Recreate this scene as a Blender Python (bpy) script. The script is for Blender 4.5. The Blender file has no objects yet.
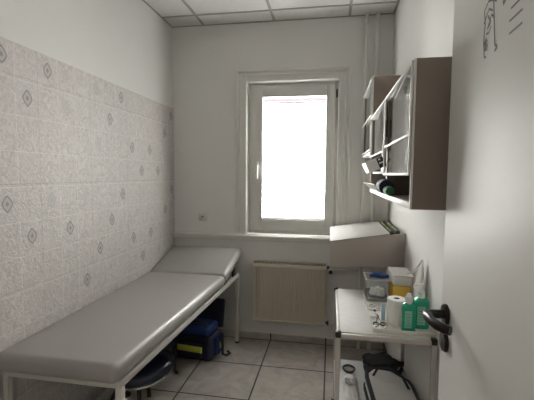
import bpy, bmesh, math, random
from mathutils import Vector, Matrix
import mathutils.noise as mnoise
random.seed(7)
C = bpy.context.scene
COL = C.collection
PI = math.pi

# ------------------------------------------------------------------ camera
F_PX = 370.9
cam_d = bpy.data.cameras.new('camera'); cam = bpy.data.objects.new('camera', cam_d); COL.objects.link(cam)
cam_d.sensor_fit = 'HORIZONTAL'; cam_d.sensor_width = 36.0; cam_d.lens = F_PX / 534 * 36.0
cam_d.clip_start = 0.02
Rv = Vector((0.9854103, 0.16999002, 0.0083624)); Uv = Vector((-0.0199655, 0.06666321, 0.99757576)); Fv = Vector((-0.16902045, 0.98318839, -0.06908455))
m = Matrix.Identity(4)
for i in range(3):
    m[i][0] = Rv[i]; m[i][1] = Uv[i]; m[i][2] = -Fv[i]
m[0][3], m[1][3], m[2][3] = 0, 0, 1.5
cam.matrix_world = m
C.camera = cam

# ------------------------------------------------------------------ light and exposure
C.view_settings.view_transform = 'Standard'; C.view_settings.look = 'None'
C.view_settings.gamma = 1.0; C.view_settings.use_curve_mapping = False
C.view_settings.exposure = 0.0
w = bpy.data.worlds.new('overcast_sky'); C.world = w; w.use_nodes = True
w.node_tree.nodes['Background'].inputs[0].default_value = (0.90, 0.95, 1.0, 1)
w.node_tree.nodes['Background'].inputs[1].default_value = 2.0

def area(name, loc, rot, sx, sy, power, color):
    d = bpy.data.lights.new(name, 'AREA'); d.shape = 'RECTANGLE'; d.size = sx; d.size_y = sy
    d.energy = power; d.color = color
    o = bpy.data.objects.new(name, d); COL.objects.link(o); o.location = loc; o.rotation_euler = rot
    return o
# bright overcast sky straight outside the window
area('daylight', (-0.30, 4.60, 1.95), (math.radians(-90), 0, 0), 3.0, 2.6, 1500, (1.0, 0.965, 0.92))
# weak fill lamp added in the unseen corridor, just under its ceiling
area('corridor_fill', (-0.3, -0.95, 2.75), (0, 0, 0), 1.0, 0.5, 14, (1.0, 0.93, 0.84))

# ------------------------------------------------------------------ room constants
XL, XR, D, H = -1.4388, 0.4824, 3.248, 2.8154
YF = 0.27

# ------------------------------------------------------------------ materials
def nt(name):
    ma = bpy.data.materials.new(name); ma.use_nodes = True
    t = ma.node_tree; return ma, t, t.nodes['Principled BSDF']
def mat(name, col, rough=0.6, metal=0.0, spec=0.5, bump=0.0, bscale=60, var=0.0, vscale=5, coat=0.0, trans=0.0):
    ma, t, p = nt(name)
    p.inputs['Base Color'].default_value = (*col, 1); p.inputs['Roughness'].default_value = rough
    p.inputs['Metallic'].default_value = metal; p.inputs['Specular IOR Level'].default_value = spec
    p.inputs['Coat Weight'].default_value = coat; p.inputs['Coat Roughness'].default_value = 0.15
    p.inputs['Transmission Weight'].default_value = trans
    tc = t.nodes.new('ShaderNodeTexCoord')
    if var > 0:
        n = t.nodes.new('ShaderNodeTexNoise'); n.inputs['Scale'].default_value = vscale; n.inputs['Detail'].default_value = 5
        t.links.new(tc.outputs['Object'], n.inputs['Vector'])
        mx = t.nodes.new('ShaderNodeMix'); mx.data_type = 'RGBA'
        mx.inputs[6].default_value = (*[c * (1 - var) for c in col], 1); mx.inputs[7].default_value = (*[min(1, c * (1 + var)) for c in col], 1)
        t.links.new(n.outputs['Fac'], mx.inputs[0]); t.links.new(mx.outputs[2], p.inputs['Base Color'])
    if bump > 0:
        n = t.nodes.new('ShaderNodeTexNoise'); n.inputs['Scale'].default_value = bscale; n.inputs['Detail'].default_value = 4
        t.links.new(tc.outputs['Object'], n.inputs['Vector'])
        b = t.nodes.new('ShaderNodeBump'); b.inputs['Strength'].default_value = bump; b.inputs['Distance'].default_value = 0.004
        t.links.new(n.outputs['Fac'], b.inputs['Height']); t.links.new(b.outputs['Normal'], p.inputs['Normal'])
    return ma
def clear(name, col, alpha=0.3, rough=0.08):
    """thin clear plastic or glass: part see-through, part glossy and tinted"""
    ma, t, p = nt(name)
    p.inputs['Base Color'].default_value = (*col, 1); p.inputs['Roughness'].default_value = rough
    p.inputs['Alpha'].default_value = alpha
    return ma
def glass(name, tint=(0.97, 0.98, 0.98), k=0.10, rough=0.03):
    ma = bpy.data.materials.new(name); ma.use_nodes = True; t = ma.node_tree; t.nodes.clear()
    o = t.nodes.new('ShaderNodeOutputMaterial'); a = t.nodes.new('ShaderNodeBsdfTransparent'); g = t.nodes.new('ShaderNodeBsdfGlossy')
    a.inputs[0].default_value = (*tint, 1); g.inputs['Roughness'].default_value = rough
    fr = t.nodes.new('ShaderNodeFresnel'); fr.inputs[0].default_value = 1.5
    ad = t.nodes.new('ShaderNodeMath'); ad.operation = 'ADD'; ad.inputs[1].default_value = k - 0.04; ad.use_clamp = True
    mx = t.nodes.new('ShaderNodeMixShader')
    t.links.new(fr.outputs[0], ad.inputs[0]); t.links.new(ad.outputs[0], mx.inputs[0])
    t.links.new(a.outputs[0], mx.inputs[1]); t.links.new(g.outputs[0], mx.inputs[2]); t.links.new(mx.outputs[0], o.inputs[0])
    return ma

M = {}
M['plaster'] = mat('white_plaster', (0.76, 0.745, 0.715), 0.75, bump=0.25, bscale=45, var=0.02)
M['casing'] = mat('painted_casing', (0.74, 0.72, 0.68), 0.45, bump=0.1, bscale=30)
M['upvc'] = mat('window_plastic', (0.60, 0.585, 0.55), 0.35)
M['whitepaint'] = mat('white_enamel', (0.74, 0.725, 0.69), 0.45)
M['radiator'] = mat('cream_enamel', (0.56, 0.50, 0.41), 0.4)
M['taupe'] = mat('taupe_laminate', (0.225, 0.18, 0.145), 0.5, var=0.04)
M['lid'] = mat('pale_laminate', (0.47, 0.455, 0.43), 0.7, spec=.3)
M['taupe2'] = mat('light_taupe_laminate', (0.43, 0.385, 0.345), 0.5, var=.04)
M['railpaint'] = mat('trolley_rail_paint', (0.47, 0.445, 0.41), 0.4)
M['shelf'] = mat('worn_shelf_enamel', (0.56, 0.55, 0.53), 0.62, var=.12, vscale=45)
M['interior'] = mat('cabinet_interior', (0.55, 0.53, 0.49), 0.6)
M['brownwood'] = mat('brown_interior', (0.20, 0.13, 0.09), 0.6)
M['vinyl'] = mat('grey_vinyl', (0.35, 0.335, 0.315), 0.36, spec=0.5, bump=0.12, bscale=220)
M['frame'] = mat('couch_frame_paint', (0.60, 0.575, 0.53), 0.4)
M['black'] = mat('black_plastic', (0.015, 0.014, 0.014), 0.35)
M['blackcloth'] = mat('black_cloth', (0.012, 0.012, 0.016), 0.8, bump=0.4, bscale=120)
M['handle'] = mat('dark_brown_plastic', (0.008, 0.004, 0.004), 0.3, spec=.3)
M['navy'] = mat('navy_fabric', (0.010, 0.014, 0.040), 0.75, bump=0.3, bscale=150)
M['blue'] = mat('blue_fabric', (0.012, 0.04, 0.15), 0.75, bump=0.3, bscale=150)
M['hivis'] = mat('reflective_yellow', (0.62, 0.66, 0.08), 0.35)
M['palegreen'] = mat('pale_patch', (0.55, 0.60, 0.30), 0.5)
M['navyvinyl'] = mat('navy_vinyl', (0.02, 0.028, 0.055), 0.22)
M['chrome'] = mat('chrome', (0.75, 0.74, 0.72), 0.18, metal=1.0)
M['white'] = mat('white_plastic', (0.82, 0.81, 0.79), 0.35)
M['paper'] = mat('white_paper', (0.80, 0.79, 0.76), 0.85, bump=0.2, bscale=80)
M['greymesh'] = mat('light_grey_cloth', (0.55, 0.54, 0.52), 0.8, bump=0.4, bscale=160, var=.1, vscale=60)
M['card'] = mat('printed_card', (0.70, 0.68, 0.62), 0.7)
M['printblack'] = mat('black_print', (0.02, 0.02, 0.02), 0.6)
M['blueplastic'] = mat('blue_plastic', (0.02, 0.06, 0.24), 0.3)
M['red'] = mat('red_print', (0.5, 0.06, 0.04), 0.5)
M['green'] = mat('green_liquid', (0.012, 0.36, 0.22), 0.12, coat=0.6)
M['label'] = mat('pale_green_label', (0.22, 0.50, 0.38), 0.45)
M['clearcap'] = clear('clear_cap', (0.84, 0.86, 0.82), 0.85, 0.2)
M['amber'] = mat('amber_plastic', (0.72, 0.43, 0.06), 0.25, coat=0.4)
M['milky'] = clear('milky_plastic', (0.84, 0.83, 0.78), 0.55, 0.3)
M['film'] = clear('thin_film', (0.88, 0.88, 0.86), 0.86, 0.3)
M['clearbox'] = clear('clear_plastic', (0.75, 0.78, 0.78), 0.16, 0.08)
M['greencloth'] = mat('green_roll', (0.03, 0.14, 0.05), 0.8, bump=0.3, bscale=120)
M['yellowgreen'] = mat('yellow_green_card', (0.42, 0.44, 0.10), 0.6)
M['darkgreen'] = mat('dark_green_card', (0.03, 0.045, 0.03), 0.6)
M['glass'] = glass('cabinet_glass', (0.88, 0.91, 0.90), 0.38, 0.06)
M['wglass'] = glass('window_glass')
M['tgrid'] = mat('ceiling_grid', (0.36, 0.34, 0.31), 0.6)
M['doorpaint'] = mat('door_paint', (0.62, 0.605, 0.575), 0.50, spec=.4, bump=0.08, bscale=130)
M['ink'] = mat('marker_ink', (0.17, 0.165, 0.16), 0.6)
M['brass'] = mat('old_brass', (0.35, 0.28, 0.12), 0.4, metal=0.6)
M['facade'] = mat('pale_render', (0.85, 0.85, 0.84), 0.9)
M['pinkroof'] = mat('pink_roof', (0.75, 0.35, 0.38), 0.9)
M['medal_dark'] = mat('medallion_outline', (0.30, 0.275, 0.265), 0.4)
M['medal'] = mat('medallion_fill', (0.50, 0.475, 0.455), 0.4, bump=0.3, bscale=300, var=0.15, vscale=300)
M['medal_faint'] = mat('medallion_faint', (0.56, 0.535, 0.515), 0.4, bump=0.3, bscale=300, var=0.1, vscale=200)

# ceiling panel: fine mineral texture
M['ceil'] = mat('mineral_panel', (0.76, 0.745, 0.72), 0.9, bump=0.35, bscale=110, var=0.05, vscale=40)

# blind: semi-sheer pleated fabric
def blind_mat():
    ma = bpy.data.materials.new('blind_fabric'); ma.use_nodes = True; t = ma.node_tree; t.nodes.clear()
    o = t.nodes.new('ShaderNodeOutputMaterial')
    a = t.nodes.new('ShaderNodeBsdfTransparent'); a.inputs[0].default_value = (1, 1, 1, 1)
    tr = t.nodes.new('ShaderNodeBsdfTranslucent'); tr.inputs[0].default_value = (0.90, 0.93, 0.95, 1)
    df = t.nodes.new('ShaderNodeBsdfDiffuse'); df.inputs[0].default_value = (0.85, 0.86, 0.86, 1)
    m1 = t.nodes.new('ShaderNodeMixShader'); m1.inputs[0].default_value = 0.4
    t.links.new(tr.outputs[0], m1.inputs[1]); t.links.new(df.outputs[0], m1.inputs[2])
    m2 = t.nodes.new('ShaderNodeMixShader'); m2.inputs[0].default_value = 0.25
    t.links.new(m1.outputs[0], m2.inputs[1]); t.links.new(a.outputs[0], m2.inputs[2]); t.links.new(m2.outputs[0], o.inputs[0])
    return ma
M['blind'] = blind_mat()

def brick_nodes(t, ax, ay, ox, oy, bw, bh, mortar):
    tc = t.nodes.new('ShaderNodeTexCoord'); s = t.nodes.new('ShaderNodeSeparateXYZ'); c = t.nodes.new('ShaderNodeCombineXYZ')
    t.links.new(tc.outputs['Object'], s.inputs[0])
    for k, (a, o) in enumerate(((ax, ox), (ay, oy))):
        mth = t.nodes.new('ShaderNodeMath'); mth.operation = 'SUBTRACT'; mth.inputs[1].default_value = o
        t.links.new(s.outputs[a], mth.inputs[0]); t.links.new(mth.outputs[0], c.inputs[k])
    b = t.nodes.new('ShaderNodeTexBrick'); b.offset = 0.0; b.squash = 1.0
    b.inputs['Scale'].default_value = 1; b.inputs['Brick Width'].default_value = bw; b.inputs['Row Height'].default_value = bh
    b.inputs['Mortar Size'].default_value = mortar; b.inputs['Mortar Smooth'].default_value = 0.3; b.inputs['Bias'].default_value = 0
    t.links.new(c.outputs[0], b.inputs['Vector'])
    return tc, b

def floor_mat():
    ma, t, p = nt('marbled_floor_tile')
    tc, b = brick_nodes(t, 0, 1, -0.512 - 0.494 * 8, 3.225 - 0.455 * 12, 0.494, 0.455, 0.0062)
    n = t.nodes.new('ShaderNodeTexNoise'); n.inputs['Scale'].default_value = 6; n.inputs['Detail'].default_value = 8; n.inputs['Roughness'].default_value = 0.7; n.inputs['Distortion'].default_value = 1.2
    t.links.new(tc.outputs['Object'], n.inputs['Vector'])
    r = t.nodes.new('ShaderNodeValToRGB'); e = r.color_ramp.elements
    e[0].position = 0.32; e[0].color = (0.36, 0.32, 0.285, 1); e[1].position = 0.70; e[1].color = (0.58, 0.535, 0.49, 1)
    t.links.new(n.outputs['Fac'], r.inputs[0])
    mx = t.nodes.new('ShaderNodeMix'); mx.data_type = 'RGBA'; mx.inputs[7].default_value = (0.035, 0.028, 0.024, 1)
    t.links.new(b.outputs['Fac'], mx.inputs[0]); t.links.new(r.outputs[0], mx.inputs[6]); t.links.new(mx.outputs[2], p.inputs['Base Color'])
    p.inputs['Roughness'].default_value = 0.28
    bp = t.nodes.new('ShaderNodeBump'); bp.invert = True; bp.inputs['Distance'].default_value = 0.002; bp.inputs['Strength'].default_value = 0.6
    t.links.new(b.outputs['Fac'], bp.inputs['Height']); t.links.new(bp.outputs[0], p.inputs['Normal'])
    return ma
M['floor'] = floor_mat()

def tile_mat():
    ma, t, p = nt('marbled_wall_tile')
    tc, b = brick_nodes(t, 1, 2, 1.640 - 0.1343 * 30, 2.093 - 0.1657 * 30, 0.1343, 0.1657, 0.0016)
    tc2, b2 = brick_nodes(t, 1, 2, 1.640 - 0.4029 * 10, 1.445 - 0.4971 * 10, 0.4029, 0.4971, 0.0014)
    n = t.nodes.new('ShaderNodeTexNoise'); n.inputs['Scale'].default_value = 24; n.inputs['Detail'].default_value = 5; n.inputs['Roughness'].default_value = 0.60; n.inputs['Distortion'].default_value = 2.6
    t.links.new(tc.outputs['Object'], n.inputs['Vector'])
    r = t.nodes.new('ShaderNodeValToRGB'); e = r.color_ramp.elements
    e[0].position = 0.36; e[0].color = (0.535, 0.495, 0.47, 1); e[1].position = 0.64; e[1].color = (0.70, 0.655, 0.63, 1)
    t.links.new(n.outputs['Fac'], r.inputs[0])
    mx = t.nodes.new('ShaderNodeMix'); mx.data_type = 'RGBA'; mx.inputs[7].default_value = (0.76, 0.73, 0.71, 1)
    t.links.new(b.outputs['Fac'], mx.inputs[0]); t.links.new(r.outputs[0], mx.inputs[6])
    mx2 = t.nodes.new('ShaderNodeMix'); mx2.data_type = 'RGBA'; mx2.inputs[7].default_value = (0.42, 0.39, 0.37, 1)
    t.links.new(b2.outputs['Fac'], mx2.inputs[0]); t.links.new(mx.outputs[2], mx2.inputs[6]); t.links.new(mx2.outputs[2], p.inputs['Base Color'])
    p.inputs['Roughness'].default_value = 0.46; p.inputs['Specular IOR Level'].default_value = 0.35
    bp = t.nodes.new('ShaderNodeBump'); bp.inputs['Distance'].default_value = 0.012; bp.inputs['Strength'].default_value = 0.5
    t.links.new(n.outputs['Fac'], bp.inputs['Height']); t.links.new(bp.outputs[0], p.inputs['Normal'])
    return ma
M['tile'] = tile_mat()

# ------------------------------------------------------------------ geometry helpers
class MB:
    def __init__(s): s.bm = bmesh.new(); s.mats = []
    def _mi(s, ma):
        if ma is None: return 0
        if ma not in s.mats: s.mats.append(ma)
        return s.mats.index(ma)
    def _merge(s, b, ma):
        me = bpy.data.meshes.new('t'); b.to_mesh(me); b.free(); n0 = len(s.bm.faces)
        s.bm.from_mesh(me); bpy.data.meshes.remove(me); s.bm.faces.ensure_lookup_table()
        i = s._mi(ma)
        for f in s.bm.faces[n0:]: f.material_index = i
    def box(s, a, c, bev=0.0, seg=2, ma=None, rot=None):
        b = bmesh.new(); bmesh.ops.create_cube(b, size=1)
        ce = [(a[i] + c[i]) / 2 for i in range(3)]; si = [abs(c[i] - a[i]) for i in range(3)]
        for v in b.verts: v.co = Vector([v.co[i] * si[i] for i in range(3)])
        if bev > 0: bmesh.ops.bevel(b, geom=b.edges[:], offset=min(bev, min(si) * 0.49), segments=seg, profile=0.5, affect='EDGES')
        if rot is not None:
            for v in b.verts: v.co = rot @ v.co
        for v in b.verts: v.co += Vector(ce)
        s._merge(b, ma); return s
    def prism(s, pts, axis, lo, hi, bev=0.0, seg=2, ma=None):
        """pts: 2-D outline in the two axes other than `axis`, in order"""
        b = bmesh.new(); o = [i for i in range(3) if i != axis]
        def mk(v, t):
            r = [0, 0, 0]; r[o[0]], r[o[1]] = v; r[axis] = t; return b.verts.new(r)
        A = [mk(v, lo) for v in pts]; B = [mk(v, hi) for v in pts]; n = len(pts)
        b.faces.new(A); b.faces.new(B[::-1])
        for i in range(n): b.faces.new((A[i], B[i], B[(i + 1) % n], A[(i + 1) % n]))
        bmesh.ops.recalc_face_normals(b, faces=b.faces[:])
        if bev > 0: bmesh.ops.bevel(b, geom=b.edges[:], offset=bev, segments=seg, profile=0.5, affect='EDGES')
        s._merge(b, ma); return s
    def tube(s, pts, r, seg=12, ma=None, closed=False, radii=None):
        b = bmesh.new(); P = [Vector(p) for p in pts]; n = len(P); rings = []
        up = None
        for i, p in enumerate(P):
            if closed: d = P[(i + 1) % n] - P[i - 1]
            else: d = P[min(i + 1, n - 1)] - P[max(i - 1, 0)]
            d.normalize()
            if up is None:
                up = Vector((0, 0, 1)) if abs(d.z) < 0.9 else Vector((1, 0, 0))
            x = d.cross(up)
            if x.length < 1e-4: x = d.cross(Vector((0.3, 1, 0.2)))
            x.normalize(); y = x.cross(d).normalized(); up = y
            rr = radii[i] if radii else r
            rings.append([b.verts.new(p + rr * (math.cos(2 * PI * k / seg) * x + math.sin(2 * PI * k / seg) * y)) for k in range(seg)])
        for i in range(n if closed else n - 1):
            A, B = rings[i], rings[(i + 1) % n]
            for k in range(seg): b.faces.new((A[k], A[(k + 1) % seg], B[(k + 1) % seg], B[k]))
        if not closed: b.faces.new(rings[0][::-1]); b.faces.new(rings[-1])
        bmesh.ops.recalc_face_normals(b, faces=b.faces[:])
        s._merge(b, ma); return s
    def lathe(s, prof, loc, seg=32, ma=None, axis='Z', sq=(1, 1)):
        b = bmesh.new(); rings = []
        def put(r, z, a):
            x, y = r * math.cos(a) * sq[0], r * math.sin(a) * sq[1]
            v = {'Z': (x, y, z), 'X': (z, x, y), 'Y': (x, z, y)}[axis]
            return b.verts.new(Vector(v) + Vector(loc))
        for r, z in prof: rings.append([put(max(r, 1e-4), z, 2 * PI * k / seg) for k in range(seg)])
        for A, B in zip(rings[:-1], rings[1:]):
            for k in range(seg): b.faces.new((A[k], A[(k + 1) % seg], B[(k + 1) % seg], B[k]))
        b.faces.new(rings[0][::-1]); b.faces.new(rings[-1])
        bmesh.ops.recalc_face_normals(b, faces=b.faces[:])
        s._merge(b, ma); return s
    def faces(s, verts, faces, ma=None):
        b = bmesh.new(); V = [b.verts.new(v) for v in verts]
        for f in faces: b.faces.new([V[i] for i in f])
        s._merge(b, ma); return s
    def build(s, name, ma=None, parent=None, smooth=True, solid=0.0):
        me = bpy.data.meshes.new(name)
        base = Vector((0, 0, 0))
        if parent is not None:
            q = parent
            while q is not None: base += Vector(q.location); q = q.parent
        for v in s.bm.verts: v.co -= base
        s.bm.to_mesh(me); s.bm.free()
        for x in (s.mats if s.mats and s.mats != [None] else [ma]): me.materials.append(x if x else ma)
        if smooth:
            for p in me.polygons: p.use_smooth = True
            try: me.set_sharp_from_angle(angle=math.radians(38))
            except Exception: pass
        o = bpy.data.objects.new(name, me); COL.objects.link(o)
        if parent is not None: o.parent = parent
        if solid:
            md = o.modifiers.new('thickness', 'SOLIDIFY'); md.thickness = solid; md.offset = 0
        return o
def tag(o, label, cat, group=None):
    o['label'] = label; o['category'] = cat
    if group: o['group'] = group
    return o
def thing(name, label, cat, loc, group=None):
    o = bpy.data.objects.new(name, None); COL.objects.link(o); o.location = loc; o.empty_display_size = 0.05
    return tag(o, label, cat, group)
def struct(o):
    o['kind'] = 'structure'; return o

# ------------------------------------------------------------------ room shell
Y0 = -1.6     # far end of the corridor behind the camera
struct(MB().box((XL - .8, Y0 - .1, -.1), (XR + .8, D + .35, 0)).build('floor', M['floor'], smooth=False))
ce = struct(MB().box((XL - .8, Y0 - .1, H), (XR + .8, D + .35, H + .12)).build('ceiling', M['ceil'], smooth=False))
g = MB()
for x in (-1.138, -0.505, 0.125): g.box((x - .011, YF, H - .004), (x + .011, D, H + .001))
for y in (3.032, 2.41, 1.79, 1.17, 0.55): g.box((XL, y - .010, H - .0045), (XR, y + .010, H + .001))
g.box((XL, D - .014, H - .005), (XR, D, H)); g.box((XL, YF, H - .005), (XL + .010, D, H)); g.box((XR - .014, YF, H - .005), (XR, D, H))
g.build('ceiling_grid', M['tgrid'], ce, smooth=False)

wl = struct(MB().box((XL - .12, YF, 0), (XL, D, H)).build('wall_left', M['plaster'], smooth=False))
tp = MB().box((XL - .001, YF + .002, 0.002), (XL + .007, D - .001, 2.091), bev=.0015, ma=M['tile'])
def med(y, z, kind):
    def shape(k):
        out = []
        for i in range(24):
            a = 2 * PI * i / 24; cx, sz = math.cos(a), math.sin(a)
            out.append((y + k * 0.030 * math.copysign(abs(cx) ** 1.5, cx), z + k * 0.037 * math.copysign(abs(sz) ** 1.3, sz) * (1 + 0.12 * abs(sz) ** 6)))
        return out
    x = XL + .0072
    A, B = shape(1.0), shape(0.76); n = 24
    if kind == 2:
        tp.faces([(x, *p) for p in shape(.8)], [list(range(n))], ma=M['medal_faint']); return
    v = [(x + .0006, *p) for p in A] + [(x + .0006, *p) for p in B]
    tp.faces(v, [(i, (i + 1) % n, n + (i + 1) % n, n + i) for i in range(n)], ma=M['medal_dark'] if kind == 0 else M['medal'])
    tp.faces([(x + .0004, *p) for p in B], [list(range(n))], ma=M['medal'] if kind == 0 else M['medal_faint'])
    tp.faces([(x + .0006, y + .3 * (p[0] - y), z + .3 * (p[1] - z)) for p in A], [list(range(n))], ma=M['medal_dark'] if kind == 0 else M['medal'])
def cell(y): return 1.573 + 0.1343 * round((y - 1.573) / 0.1343)
def row(z): return 2.016 - 0.1650 * round((2.016 - z) / 0.1650)
MED = [(1.452, 2.02, 0), (1.718, 2.02, 0), (1.577, 1.857, 0), (1.844, 1.857, 1), (2.11, 2.02, 1), (2.37, 2.01, 0), (2.236, 1.843, 0), (2.104, 1.70, 1),
       (2.502, 1.67, 0), (2.774, 1.675, 0), (3.176, 2.0, 0), (3.05, 1.84, 0), (1.432, 1.37, 0), (1.704, 1.364, 1), (1.566, 1.206, 0), (1.833, 1.204, 0),
       (1.957, .873, 0), (2.627, 1.513, 0), (2.909, 1.51, 0), (2.373, 1.35, 0), (2.224, 1.19, 0), (3.183, 1.345, 0), (3.034, 1.175, 0), (2.756, 1.022, 0),
       (2.496, 1.025, 0), (2.089, 1.036, 0), (2.608, .866, 0), (2.893, .847, 1), (1.30, 1.857, 0), (1.17, 2.02, 1), (1.17, 1.37, 1), (1.03, 1.53, 0),
       (.90, 1.2, 0), (.77, 1.857, 0), (.63, 1.37, 0), (1.3, .87, 0), (1.57, .54, 0), (1.97, .37, 1), (1.17, .2, 0), (2.37, 1.857, 2), (2.9, 2.0, 2), (2.0, 1.37, 2)]
for y, z, k in MED: med(cell(y), row(z), k)
tp.build('tile_panel', None, wl, smooth=False)

struct(MB().box((XR, YF, 0), (XR + .12, D, H)).build('wall_right', M['plaster'], smooth=False))
# back wall with the window opening
OX0, OX1, OZ0, OZ1 = -0.745, 0.050, 0.956, 2.305
wb = MB()
wb.box((XL - .12, D, 0), (OX0, D + .32, H)).box((OX1, D, 0), (XR + .12, D + .32, H)).box((OX0, D, 0), (OX1, D + .32, OZ0)).box((OX0, D, OZ1), (OX1, D + .32, H))
struct(wb.build('wall_back', M['plaster'], smooth=False))
# front wall with the doorway the camera stands in
DX0, DX1, DZ = -0.52, 0.375, 2.03
wf = MB()
wf.box((XL - .12, 0.12, 0), (DX0, YF, H)).box((DX1, 0.12, 0), (XR + .12, YF, H)).box((DX0, 0.12, DZ), (DX1, YF, H))
struct(wf.build('wall_front', M['plaster'], smooth=False))
cw = MB()
cw.box((XL - .8, Y0 - .1, 0), (XR + .8, Y0, H)).box((XL - .8, Y0, 0), (XL - .7, .12, H)).box((XR + .7, Y0, 0), (XR + .8, .12, H))
cw.box((XL - .7, .10, 0), (XL - .12, .2, H)).box((XR + .12, .10, 0), (XR + .7, .2, H))
struct(cw.build('wall_corridor', M['plaster'], smooth=False))
# door lining
dl = MB(); 
dl.box((DX0 - .05, YF - .01, 0), (DX0 + .02, YF + .012, DZ + .05), bev=.003).box((DX1 + .012, YF - .01, 0), (DX1 + .07, YF + .012, DZ + .05), bev=.003).box((DX0 - .05, YF - .01, DZ), (DX1 + .07, YF + .012, DZ + .06), bev=.003)
struct(dl.build('trim_1', M['casing']))
# skirting of floor tile along the back wall
struct(MB().box((XL + .01, D - .010, 0), (XR, D, .055), bev=.002).build('baseboard_back', M['floor']))
struct(MB().box((XR - .010, 1.0, 0), (XR, D - .012, .055), bev=.002).build('baseboard_right', M['floor']))

# window casing, reveal, ledge
ca = MB()
def ring(x0, x1, z0, z1, wdt, y0, y1, mb, bottom=True, bev=.003):
    mb.box((x0 - wdt, y0, z0 - (wdt if bottom else 0)), (x0, y1, z1 + wdt), bev=bev); mb.box((x1, y0, z0 - (wdt if bottom else 0)), (x1 + wdt, y1, z1 + wdt), bev=bev)
    mb.box((x0, y0, z1), (x1, y1, z1 + wdt), bev=bev)
    if bottom: mb.box((x0, y0, z0 - wdt), (x1, y1, z0), bev=bev)
ring(OX0, OX1, OZ0 + .012, OZ1, .105, D - .010, D + .001, ca, False)
ring(OX0 - .078, OX1 + .078, OZ0 + .012, OZ1 + .078, .027, D - .022, D - .009, ca, False, .006)
ring(OX0 - .048, OX1 + .048, OZ0 + .012, OZ1 + .048, .014, D - .018, D - .009, ca, False, .005)
ring(OX0, OX1, OZ0 + .012, OZ1, .018, D - .022, D - .009, ca, False, .004)
struct(ca.build('trim_2', M['casing']))
sl = MB(); sl.box((XL + .008, D - .050, .930), (0.30, D + .02, .957), bev=.007, seg=3).box((OX0 + .001, D, .930), (OX1 - .001, D + .07, .957), bev=.003)
sl.box((XL + .008, D - .030, .905), (0.30, D + .001, .931), bev=.008, seg=3)
struct(sl.build('trim_3', M['casing']))

# window: fixed frame, sash, glass, fittings
win = MB(); ring(OX0 + .042, OX1 - .034, OZ0 + .045, OZ1 - .040, .040, D + .065, D + .125, win, True, .004)
win = struct(win.build('window_1', M['upvc']))
GX0, GX1, GZ0, GZ1 = -0.612, -0.052, 1.098, 2.182
SX0, SX1, SZ0, SZ1 = OX0 + .034, OX1 - .026, OZ0 + .036, OZ1 - .032
sa = MB()
sa.box((SX0, D + .045, SZ0), (GX0, D + .11, SZ1), bev=.006).box((GX1, D + .045, SZ0), (SX1, D + .11, SZ1), bev=.006)
sa.box((GX0, D + .045, SZ0), (GX1, D + .11, GZ0), bev=.006).box((GX0, D + .045, GZ1), (GX1, D + .11, SZ1), bev=.006)
sa = sa.build('window_sash', M['upvc'], win)
MB().box((GX0 - .01, D + .085, GZ0 - .01), (GX1 + .01, D + .090, GZ1 + .01)).build('pane', M['wglass'], win, smooth=False)
hd = MB(); hd.box((-.668, D + .034, 1.535), (-.646, D + .046, 1.615), bev=.004).tube([(-.657, D + .04, 1.575), (-.657, D + .012, 1.575)], .008)
hd.tube([(-.657, D + .012, 1.583), (-.655, D + .006, 1.55), (-.655, D + .008, 1.46)], .012, seg=10)
hd.build('window_handle', M['white'], win)
hg = MB()
for z in (1.02, 2.20): hg.tube([(SX1 + .012, D + .052, z - .035), (SX1 + .012, D + .052, z + .035)], .008, seg=10)
hg.build('hinge', M['black'], win)

# pleated blind
bl = thing('pleated_blind', 'white pleated blind filling the glass of the window with dark end rails', 'blind', (-.335, D + .07, GZ0))
bz0, bz1, NP = GZ0 + .010, 2.128, 36
v, f = [], []
for i in range(2 * NP + 1):
    z = bz0 + (bz1 - bz0) * i / (2 * NP); y = D + .074 + (.005 if i % 2 else -.006)
    v += [(GX0 + .004, y, z), (GX1 - .004, y, z)]
f = [(2 * i, 2 * i + 1, 2 * i + 3, 2 * i + 2) for i in range(2 * NP)]
MB().faces(v, f).build('fabric', M['blind'], bl, smooth=False)
MB().box((GX0 + .002, D + .062, bz1 - .002), (GX1 - .002, D + .082, bz1 + .009), bev=.002).build('top_rail', M['frame'], bl)
MB().box((GX0 + .002, D + .062, bz0 - .010), (GX1 - .002, D + .082, bz0 + .002), bev=.002).build('bottom_rail', M['frame'], bl)
MB().box((-.345, D + .050, bz0 - .016), (-.318, D + .062, bz0 + .006), bev=.003).build('pull_tab', M['white'], bl)
MB().box((-.340, D + .050, bz1 - .006), (-.320, D + .062, bz1 + .008), bev=.003).build('pull_tab', M['white'], bl)
MB().tube([(-.331, D + .0635, bz0), (-.331, D + .0635, bz1)], .0012, seg=6).build('cord', M['casing'], bl)

# neighbouring house seen above the blind
hs = thing('neighbouring_house', 'pale house across the yard with a pink eave, seen above the blind', 'building', (0, 9.2, 0))
MB().box((-6, 9.2, -3), (4, 12, 2.93)).build('facade', M['facade'], hs, smooth=False)
MB().box((-6.2, 8.9, 3.30), (4.2, 9.5, 3.44)).build('eave', M['pinkroof'], hs, smooth=False)
MB().box((-6, 9.21, 2.935), (4, 12, 3.295)).build('upper_storey', M['facade'], hs, smooth=False)

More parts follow.
